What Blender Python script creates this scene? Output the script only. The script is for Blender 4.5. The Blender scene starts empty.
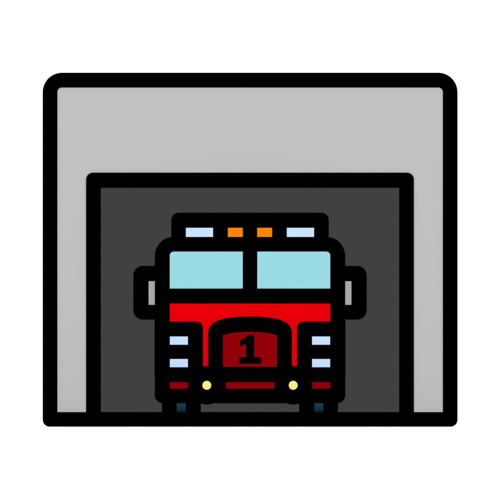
import bpy, bmesh, math
from mathutils import Vector

# ------------------------------------------------------------------ scene, camera, light
S = bpy.context.scene
COL = S.collection
PX = 0.015                                    # metres per drawing unit; the ground is z = 0
def X(u): return (u - 250.0) * PX
def Z(v): return (427.0 - v) * PX

cam_d = bpy.data.cameras.new("camera")
cam = bpy.data.objects.new("camera", cam_d)
COL.objects.link(cam)
cam_d.type = 'ORTHO'
cam_d.ortho_scale = 500 * PX
cam_d.clip_end = 2000
cam.location = (X(250), -25, Z(250))
cam.rotation_euler = (math.radians(90), 0, 0)
S.camera = cam

W = bpy.data.worlds.new("World")
S.world = W
W.use_nodes = True
bg = W.node_tree.nodes['Background']
bg.inputs[0].default_value = (1, 1, 1, 1)     # plain white surroundings
bg.inputs[1].default_value = 0.8

sun_d = bpy.data.lights.new("sun", 'SUN')
sun_d.energy = 5.0
sun_d.angle = math.radians(0.1)
sun = bpy.data.objects.new("sun", sun_d)
COL.objects.link(sun)
sun.location = (0, -20, 6)
sun.rotation_euler = (math.radians(90), 0, 0)  # light comes straight from the front

S.render.resolution_x = S.render.resolution_y = 1024
S.view_settings.view_transform = 'Standard'
S.view_settings.look = 'None'
S.view_settings.exposure = 1.25
S.view_settings.gamma = 1.0

# ------------------------------------------------------------------ materials
def lin(c):
    c /= 255.0
    return c / 12.92 if c <= 0.04045 else ((c + 0.055) / 1.055) ** 2.4
GAIN = (0.8 + 5.0 / math.pi) * 2 ** 1.25 * 0.975
def mat(name, rgb, gain=GAIN, spec=0.0, rough=0.9):
    m = bpy.data.materials.new(name)
    m.use_nodes = True
    b = m.node_tree.nodes['Principled BSDF']
    b.inputs['Base Color'].default_value = tuple(lin(c) / gain for c in rgb) + (1,)
    b.inputs['Roughness'].default_value = rough
    b.inputs['Specular IOR Level'].default_value = spec
    return m
BLACK = mat('black paint', (0.4, 0.4, 0.4))
WALL = mat('light grey render', (192, 192, 192))
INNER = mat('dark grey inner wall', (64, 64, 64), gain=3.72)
RED = mat('red paint', (230, 0, 9))
DRED = mat('dark red paint', (148, 0, 8))
GLASS = mat('pale cyan glass', (153, 217, 227))
LENS = mat('pale blue lens', (200, 225, 255))
AMBER = mat('amber lens', (247, 132, 0))
YELLOW = mat('yellow lens', (255, 239, 140))
SILVER = mat('silver', (168, 168, 168))
TREAD = mat('navy tread', (22, 56, 76), gain=2.3)
BOUNCE = mat('pale bounce sheet', (230, 230, 230), gain=1.0)  # pale tone for the sheets added on the black slab to reflect light upward
GROUND = bpy.data.materials.new('white concrete')
GROUND.use_nodes = True
gb = GROUND.node_tree.nodes['Principled BSDF']
gb.inputs['Base Color'].default_value = (0.93, 0.93, 0.93, 1)
gb.inputs['Roughness'].default_value = 0.9
gb.inputs['Specular IOR Level'].default_value = 0.0

# ------------------------------------------------------------------ mesh helpers
def link(name, bm, m, parent=None, bevel=0, smooth=False):
    bmesh.ops.recalc_face_normals(bm, faces=bm.faces)
    me = bpy.data.meshes.new(name)
    bm.to_mesh(me); bm.free()
    me.materials.append(m)
    if smooth:
        for p in me.polygons: p.use_smooth = len(p.vertices) == 4
    o = bpy.data.objects.new(name, me)
    COL.objects.link(o)
    if parent: 
        o.parent = parent
        p = parent; off = Vector((0, 0, 0))
        while p: off += p.location; p = p.parent
        for v in me.vertices: v.co -= off
    if bevel:
        b = o.modifiers.new('bevel', 'BEVEL'); b.width = bevel; b.segments = 2
        b.limit_method = 'ANGLE'; b.angle_limit = math.radians(40)
    return o

def prism(bm, pts, y0, y1):
    """outline in drawing units (u right, v down) given real depth from y0 to y1"""
    f = [bm.verts.new((X(u), y0, Z(v))) for u, v in pts]
    k = [bm.verts.new((X(u), y1, Z(v))) for u, v in pts]
    n = len(pts)
    for i in range(n):
        j = (i + 1) % n
        bm.faces.new((f[i], f[j], k[j], k[i]))
    caps = [bm.faces.new(f), bm.faces.new(k[::-1])]
    for c in caps: c.normal_update()
    if n > 4: bmesh.ops.triangulate(bm, faces=caps, ngon_method='EAR_CLIP')
    return bm

def P(pts, y0, y1): return prism(bmesh.new(), pts, y0, y1)

def rrect(x0, y0, x1, y1, tl=0, tr=0, br=0, bl=0, n=10):
    out = []
    for cx, cy, r, a in ((x0, y0, tl, 180), (x1, y0, tr, 270), (x1, y1, br, 0), (x0, y1, bl, 90)):
        if r == 0: out.append((cx, cy)); continue
        ox = cx + r if cx == x0 else cx - r
        oy = cy + r if cy == y0 else cy - r
        for i in range(n + 1):
            t = math.radians(a + 90 * i / n)
            out.append((ox + r * math.cos(t), oy + r * math.sin(t)))
    return out

def arch_ring(o, i, ro, ri, n=12):
    """upside-down U: outer box o=(x0,y0,x1,y1), inner box i with the same bottom"""
    O = rrect(*o, tl=ro, tr=ro, n=n)
    I = rrect(*i, tl=ri, tr=ri, n=n)
    # O runs tl.. tr.. br, bl
    return [O[-1]] + O[:-1] + [I[-2]] + I[:-2][::-1] + [I[-1]]

def bar(bm, x0, x1, y0, y1, z0, z1):
    vs = [bm.verts.new((x, y, z)) for x in (x0, x1) for y in (y0, y1) for z in (z0, z1)]
    for q in ((0, 1, 3, 2), (4, 6, 7, 5), (0, 4, 5, 1), (2, 3, 7, 6), (0, 2, 6, 4), (1, 5, 7, 3)):
        bm.faces.new([vs[k] for k in q])
    return bm
def B(*a): return bar(bmesh.new(), *a)

def sheet(x0, x1, y0, y1, z):
    bm = bmesh.new()
    bm.faces.new([bm.verts.new((x, y, z)) for x, y in ((x0, y0), (x1, y0), (x1, y1), (x0, y1))])
    return bm

def disc(cx, cy, r, y0, y1, n=56):
    return P([(cx + r * math.cos(2 * math.pi * k / n), cy + r * math.sin(2 * math.pi * k / n)) for k in range(n)], y0, y1)

def wheel_cyl(x0, x1, y, z, r, n=72, bm=None):
    bm = bm or bmesh.new()
    ch = min(0.03, (x1 - x0) * 0.12)
    rings = []
    for x, rr in ((x0, r - ch), (x0 + ch * .15, r), (x1 - ch * .15, r), (x1, r - ch)):
        rings.append([bm.verts.new((x, y + rr * math.cos(2 * math.pi * k / n), z + rr * math.sin(2 * math.pi * k / n))) for k in range(n)])
    for a, b in zip(rings, rings[1:]):
        for k in range(n):
            bm.faces.new((a[k], a[(k + 1) % n], b[(k + 1) % n], b[k]))
    bm.faces.new(rings[0]); bm.faces.new(rings[-1][::-1])
    return bm

def empty(name, loc, label, cat):
    o = bpy.data.objects.new(name, None)
    COL.objects.link(o); o.location = loc
    o['label'] = label; o['category'] = cat
    return o

# ------------------------------------------------------------------ ground: level round the station, forecourt falling gently to the front
FRONT = -1.6                                   # front edge of the slab
bm = bmesh.new()
ys = ((600, 0.0), (FRONT, 0.0), (-60, -math.tan(math.radians(4.2)) * (60 + FRONT)), (-400, -4.6))
rows = [[bm.verts.new((x, y, z)) for x in (-500, 500)] for y, z in ys]
for a, b in zip(rows, rows[1:]): bm.faces.new((a[0], a[1], b[1], b[0]))
for f in bm.faces:
    f.normal_update()
g = link('ground', bm, GROUND)
g['kind'] = 'structure'
for p in g.data.polygons:
    if p.normal.z < 0: p.flip()

# ------------------------------------------------------------------ fire station
DEPTH = 9.0
st = empty('fire_station', (0, 0, 0), 'light grey fire station garage with thick black outline and open bay', 'fire station')
FL = 412.2
link('floor_slab', P(rrect(42.6, FL, 457.6, 426.8, br=7, bl=7), FRONT, DEPTH + .3), BLACK, st)
link('floor_bounce_sheet', sheet(X(101.5), X(398.5), .32, DEPTH, Z(FL) + .002), BOUNCE, st)  # added pale sheet, unseen edge-on; bounces light onto back wall and wheels
link('apron_bounce_sheet', sheet(X(46), X(454), FRONT + .03, -.06, Z(FL) + .002), BOUNCE, st)  # added reflector over the black slab, brightens the lower facade
link('facade', P(arch_ring((50, 80, 450, FL - .1), (93, 180, 407, FL - .1), 12, 2), 0.0, 0.25), WALL, st)
link('outer_trim', P(arch_ring((42.6, 72.6, 457.6, FL), (57.4, 87.6, 442.8, FL), 19.5, 4.5), -0.03, 0.30), BLACK, st, .006)
link('doorway_frame', P(arch_ring((86, 172.6, 414, FL), (100.8, 187.8, 399.2, FL), 7, 0.001, n=10), -0.035, 0.32), BLACK, st)
for a, b in ((44, 52), (448, 456)):
    link('side_wall', P([(a, 96), (b, 96), (b, FL), (a, FL)], 0.30, DEPTH), WALL, st)
link('roof', P(arch_ring((43.4, 73.4, 456.6, 96), (52, 82, 448, 96), 18, 9), 0.30, DEPTH + .3), BLACK, st)
link('back_wall', P([(52, 82), (448, 82), (448, FL), (52, FL)], DEPTH, DEPTH + .25), INNER, st)

# ------------------------------------------------------------------ fire truck
Y0 = -0.60                                     # plane of the cab front
tr = empty('fire_truck', (0, Y0, Z(FL)), 'red and black fire truck numbered 1 parked nose out in the open garage bay', 'fire truck')
def body_outline(i=0.0, bottom=403.2, rb=8.0):
    l, r, t = 154.8 + i, 345.2 - i, 237.2 + i
    def arc(cx, a0, a1): return [(cx + 17.4 * math.cos(math.radians(a0 + (a1 - a0) * k / 14)), t + 19.4 + 19.4 * math.sin(math.radians(a0 + (a1 - a0) * k / 14))) for k in range(15)]
    low = rrect(l, t, r, bottom, br=rb, bl=rb)
    return arc(l + 17.4, 180, 270) + arc(r - 17.4, 270, 360) + low[2:]
CABL = 2.2
cab = link('cab', P(body_outline(), Y0, Y0 + CABL), BLACK, tr)
box = link('equipment_body', P(body_outline(1.5, 398, 3), Y0 + CABL + .12, Y0 + 7.6), RED, tr)
link('chassis', P([(190, 350), (310, 350), (310, 396), (190, 396)], Y0 + CABL - .2, Y0 + CABL + .3), BLACK, tr)

# light bar on the roof
lb = link('light_bar', P(rrect(171.3, 212.8, 328.7, 237.2, tl=7, tr=7), Y0 + .004, Y0 + .55), BLACK, tr)
for a, b, m, lab in ((185.9, 213, LENS, 'pale blue outer lamp'), (286.9, 314, LENS, 'pale blue outer lamp'),
                (227.9, 242.7, AMBER, 'orange inner lamp'), (257.2, 272, AMBER, 'orange inner lamp')):
    o = link('warning_lamp', P([(a, 227.8), (b, 227.8), (b, 236.9), (a, 236.9)], Y0 - .004, Y0 + .05), m, lb)
    o['label'] = lab

# windscreen panes
for a, b, tl, t2 in ((169.8, 242.7, 4, 0), (257.3, 330.2, 0, 4)):
    link('windscreen', P(rrect(a, 251.6, b, 288.5, tl=tl, tr=t2), Y0 - .006, Y0 + .02), GLASS, tr)

# red nose
link('front_panel', P([(169.8, 303.6), (330.2, 303.6), (330.2, 368), (169.8, 368)], Y0 - .010, Y0 + .02), RED, tr)

# headlight housings
for s in (-1, 1):
    if s < 0: pts = rrect(154.55, 321.6, 203, 376, tr=6.5)
    else: pts = rrect(297, 321.6, 345.45, 376, tl=6.5)
    h = link('headlight_housing', P(pts, Y0 - .022, Y0 + .02), BLACK, tr)
    for v0, v1 in ((336.5, 344.7), (359, 367.2)):
        a, b = (169.9, 187.9) if s < 0 else (312.1, 330.1)
        link('headlight', P([(a, v0), (b, v0), (b, v1), (a, v1)], Y0 - .030, Y0 - .001), LENS, h)

# arched grille with the number
half = [(208.1, 332.5), (208.3, 330.4), (209, 328.2), (210.6, 325.4), (213, 323.2), (216.4, 321.2), (221.6, 319.3), (228, 317.9),
        (235, 317.1), (242, 316.7), (250, 316.5)]
outer = half + [(500 - u, v) for u, v in half[-2::-1]]
gf = link('grille_frame', P(outer + [(291.9, 376), (208.1, 376)], Y0 - .024, Y0 + .02), BLACK, tr)
hi = [(223, 335.3), (227, 334.2), (231.5, 333.2), (237, 332.5), (243, 332.0), (250, 331.8)]
inner = hi + [(500 - u, v) for u, v in hi[-2::-1]]
link('grille_panel', P(inner + [(277, 366.8), (223, 366.8)], Y0 - .030, Y0 - .001), DRED, gf)
one = [(239.8, 340.4), (242.4, 339.4), (244.8, 338), (246.7, 336.5), (248.1, 335), (254.2, 335), (254.2, 357.2), (261, 357.2), (261, 363.8),
       (239.2, 363.8), (239.2, 357.2), (246, 357.2), (246, 344.2), (244, 345.2), (239.8, 346.3)]
link('number_one', P(one, Y0 - .036, Y0 - .029), BLACK, gf)

# bumper
bu = link('bumper', P(rrect(154.8, 374.4, 345.2, 403.2, br=8, bl=8), Y0 - .20, Y0 - .025), BLACK, tr)
for a, b in ((169.9, 187.9), (225.8, 274.2), (312.1, 330.1)):
    link('bumper_stripe', P([(a, 382.2), (b, 382.2), (b, 388.6), (a, 388.6)], Y0 - .206, Y0 - .19), DRED, bu)
for cx in (206.8, 293.2):
    fh = link('fog_lamp', disc(cx, 385.3, 19.2, Y0 - .215, Y0 - .06), BLACK, tr)
    link('lamp_lens', disc(cx, 385.3, 4.4, Y0 - .222, Y0 - .205), YELLOW, fh)

# mirrors reaching out from the cab sides
for s in (-1, 1):
    if s < 0: o, gl = rrect(133.4, 265.9, 157, 319.6, tl=9.5, bl=9.5), (148.6, 154.8)
    else: o, gl = rrect(343, 265.9, 366.6, 319.6, tr=9.5, br=9.5), (345.2, 351.4)
    mo = link('mirror', P(o, Y0 + .03, Y0 + .17), BLACK, tr)
    link('mirror_panel', P([(gl[0], 281.2), (gl[1], 281.2), (gl[1], 304.8), (gl[0], 304.8)], Y0 + .022, Y0 + .04), SILVER, mo)

# cab doors, side windows and roller shutters on both flanks
for s in (-1, 1):
    xs = X(250 + s * 95.2)
    def flank(name, y0, y1, v0, v1, m, par, t, xf=xs):
        a, b = sorted((xf - s * .02, xf + s * t))
        return link(name, B(a, b, y0, y1, Z(v1), Z(v0)), m, par)
    d = flank('cab_door', Y0 + .75, Y0 + 1.85, 322.5, 370, RED, tr, .0015)
    flank('handle', Y0 + 1.60, Y0 + 1.75, 326, 330, SILVER, d, .003)
    flank('side_window', Y0 + .75, Y0 + 1.85, 267.5, 292, GLASS, tr, .0015)
    xb = X(250 + s * 93.7)
    for k in range(3):
        y = Y0 + CABL + .35 + k * 1.65
        sh = flank('roller_shutter', y, y + 1.45, 270, 350, SILVER, tr, .010, xb)
        flank('handle', y + .55, y + .9, 344, 347, BLACK, sh, .016, xb)

# wheels: tyre with a navy band round the tread
zc = Z(FL) + .50
for s in (-1, 1):
    u0, u1 = (162, 200.8) if s < 0 else (299.2, 338)
    for wy in (Y0 + 1.25, Y0 + 5.6):
        t = link('wheel', wheel_cyl(X(u0), X(u1), wy, zc, .50), BLACK, tr, smooth=False)
        um = (176.6, 185.8) if s < 0 else (314.2, 323.4)
        link('tread_band', wheel_cyl(X(um[0]), X(um[1]), wy, zc, .504), TREAD, t)
        xo = X(u0) if s < 0 else X(u1)
        a, b = sorted((xo - s * .01, xo + s * .012))
        link('hub', wheel_cyl(a, b, wy, zc, .24), SILVER, t)
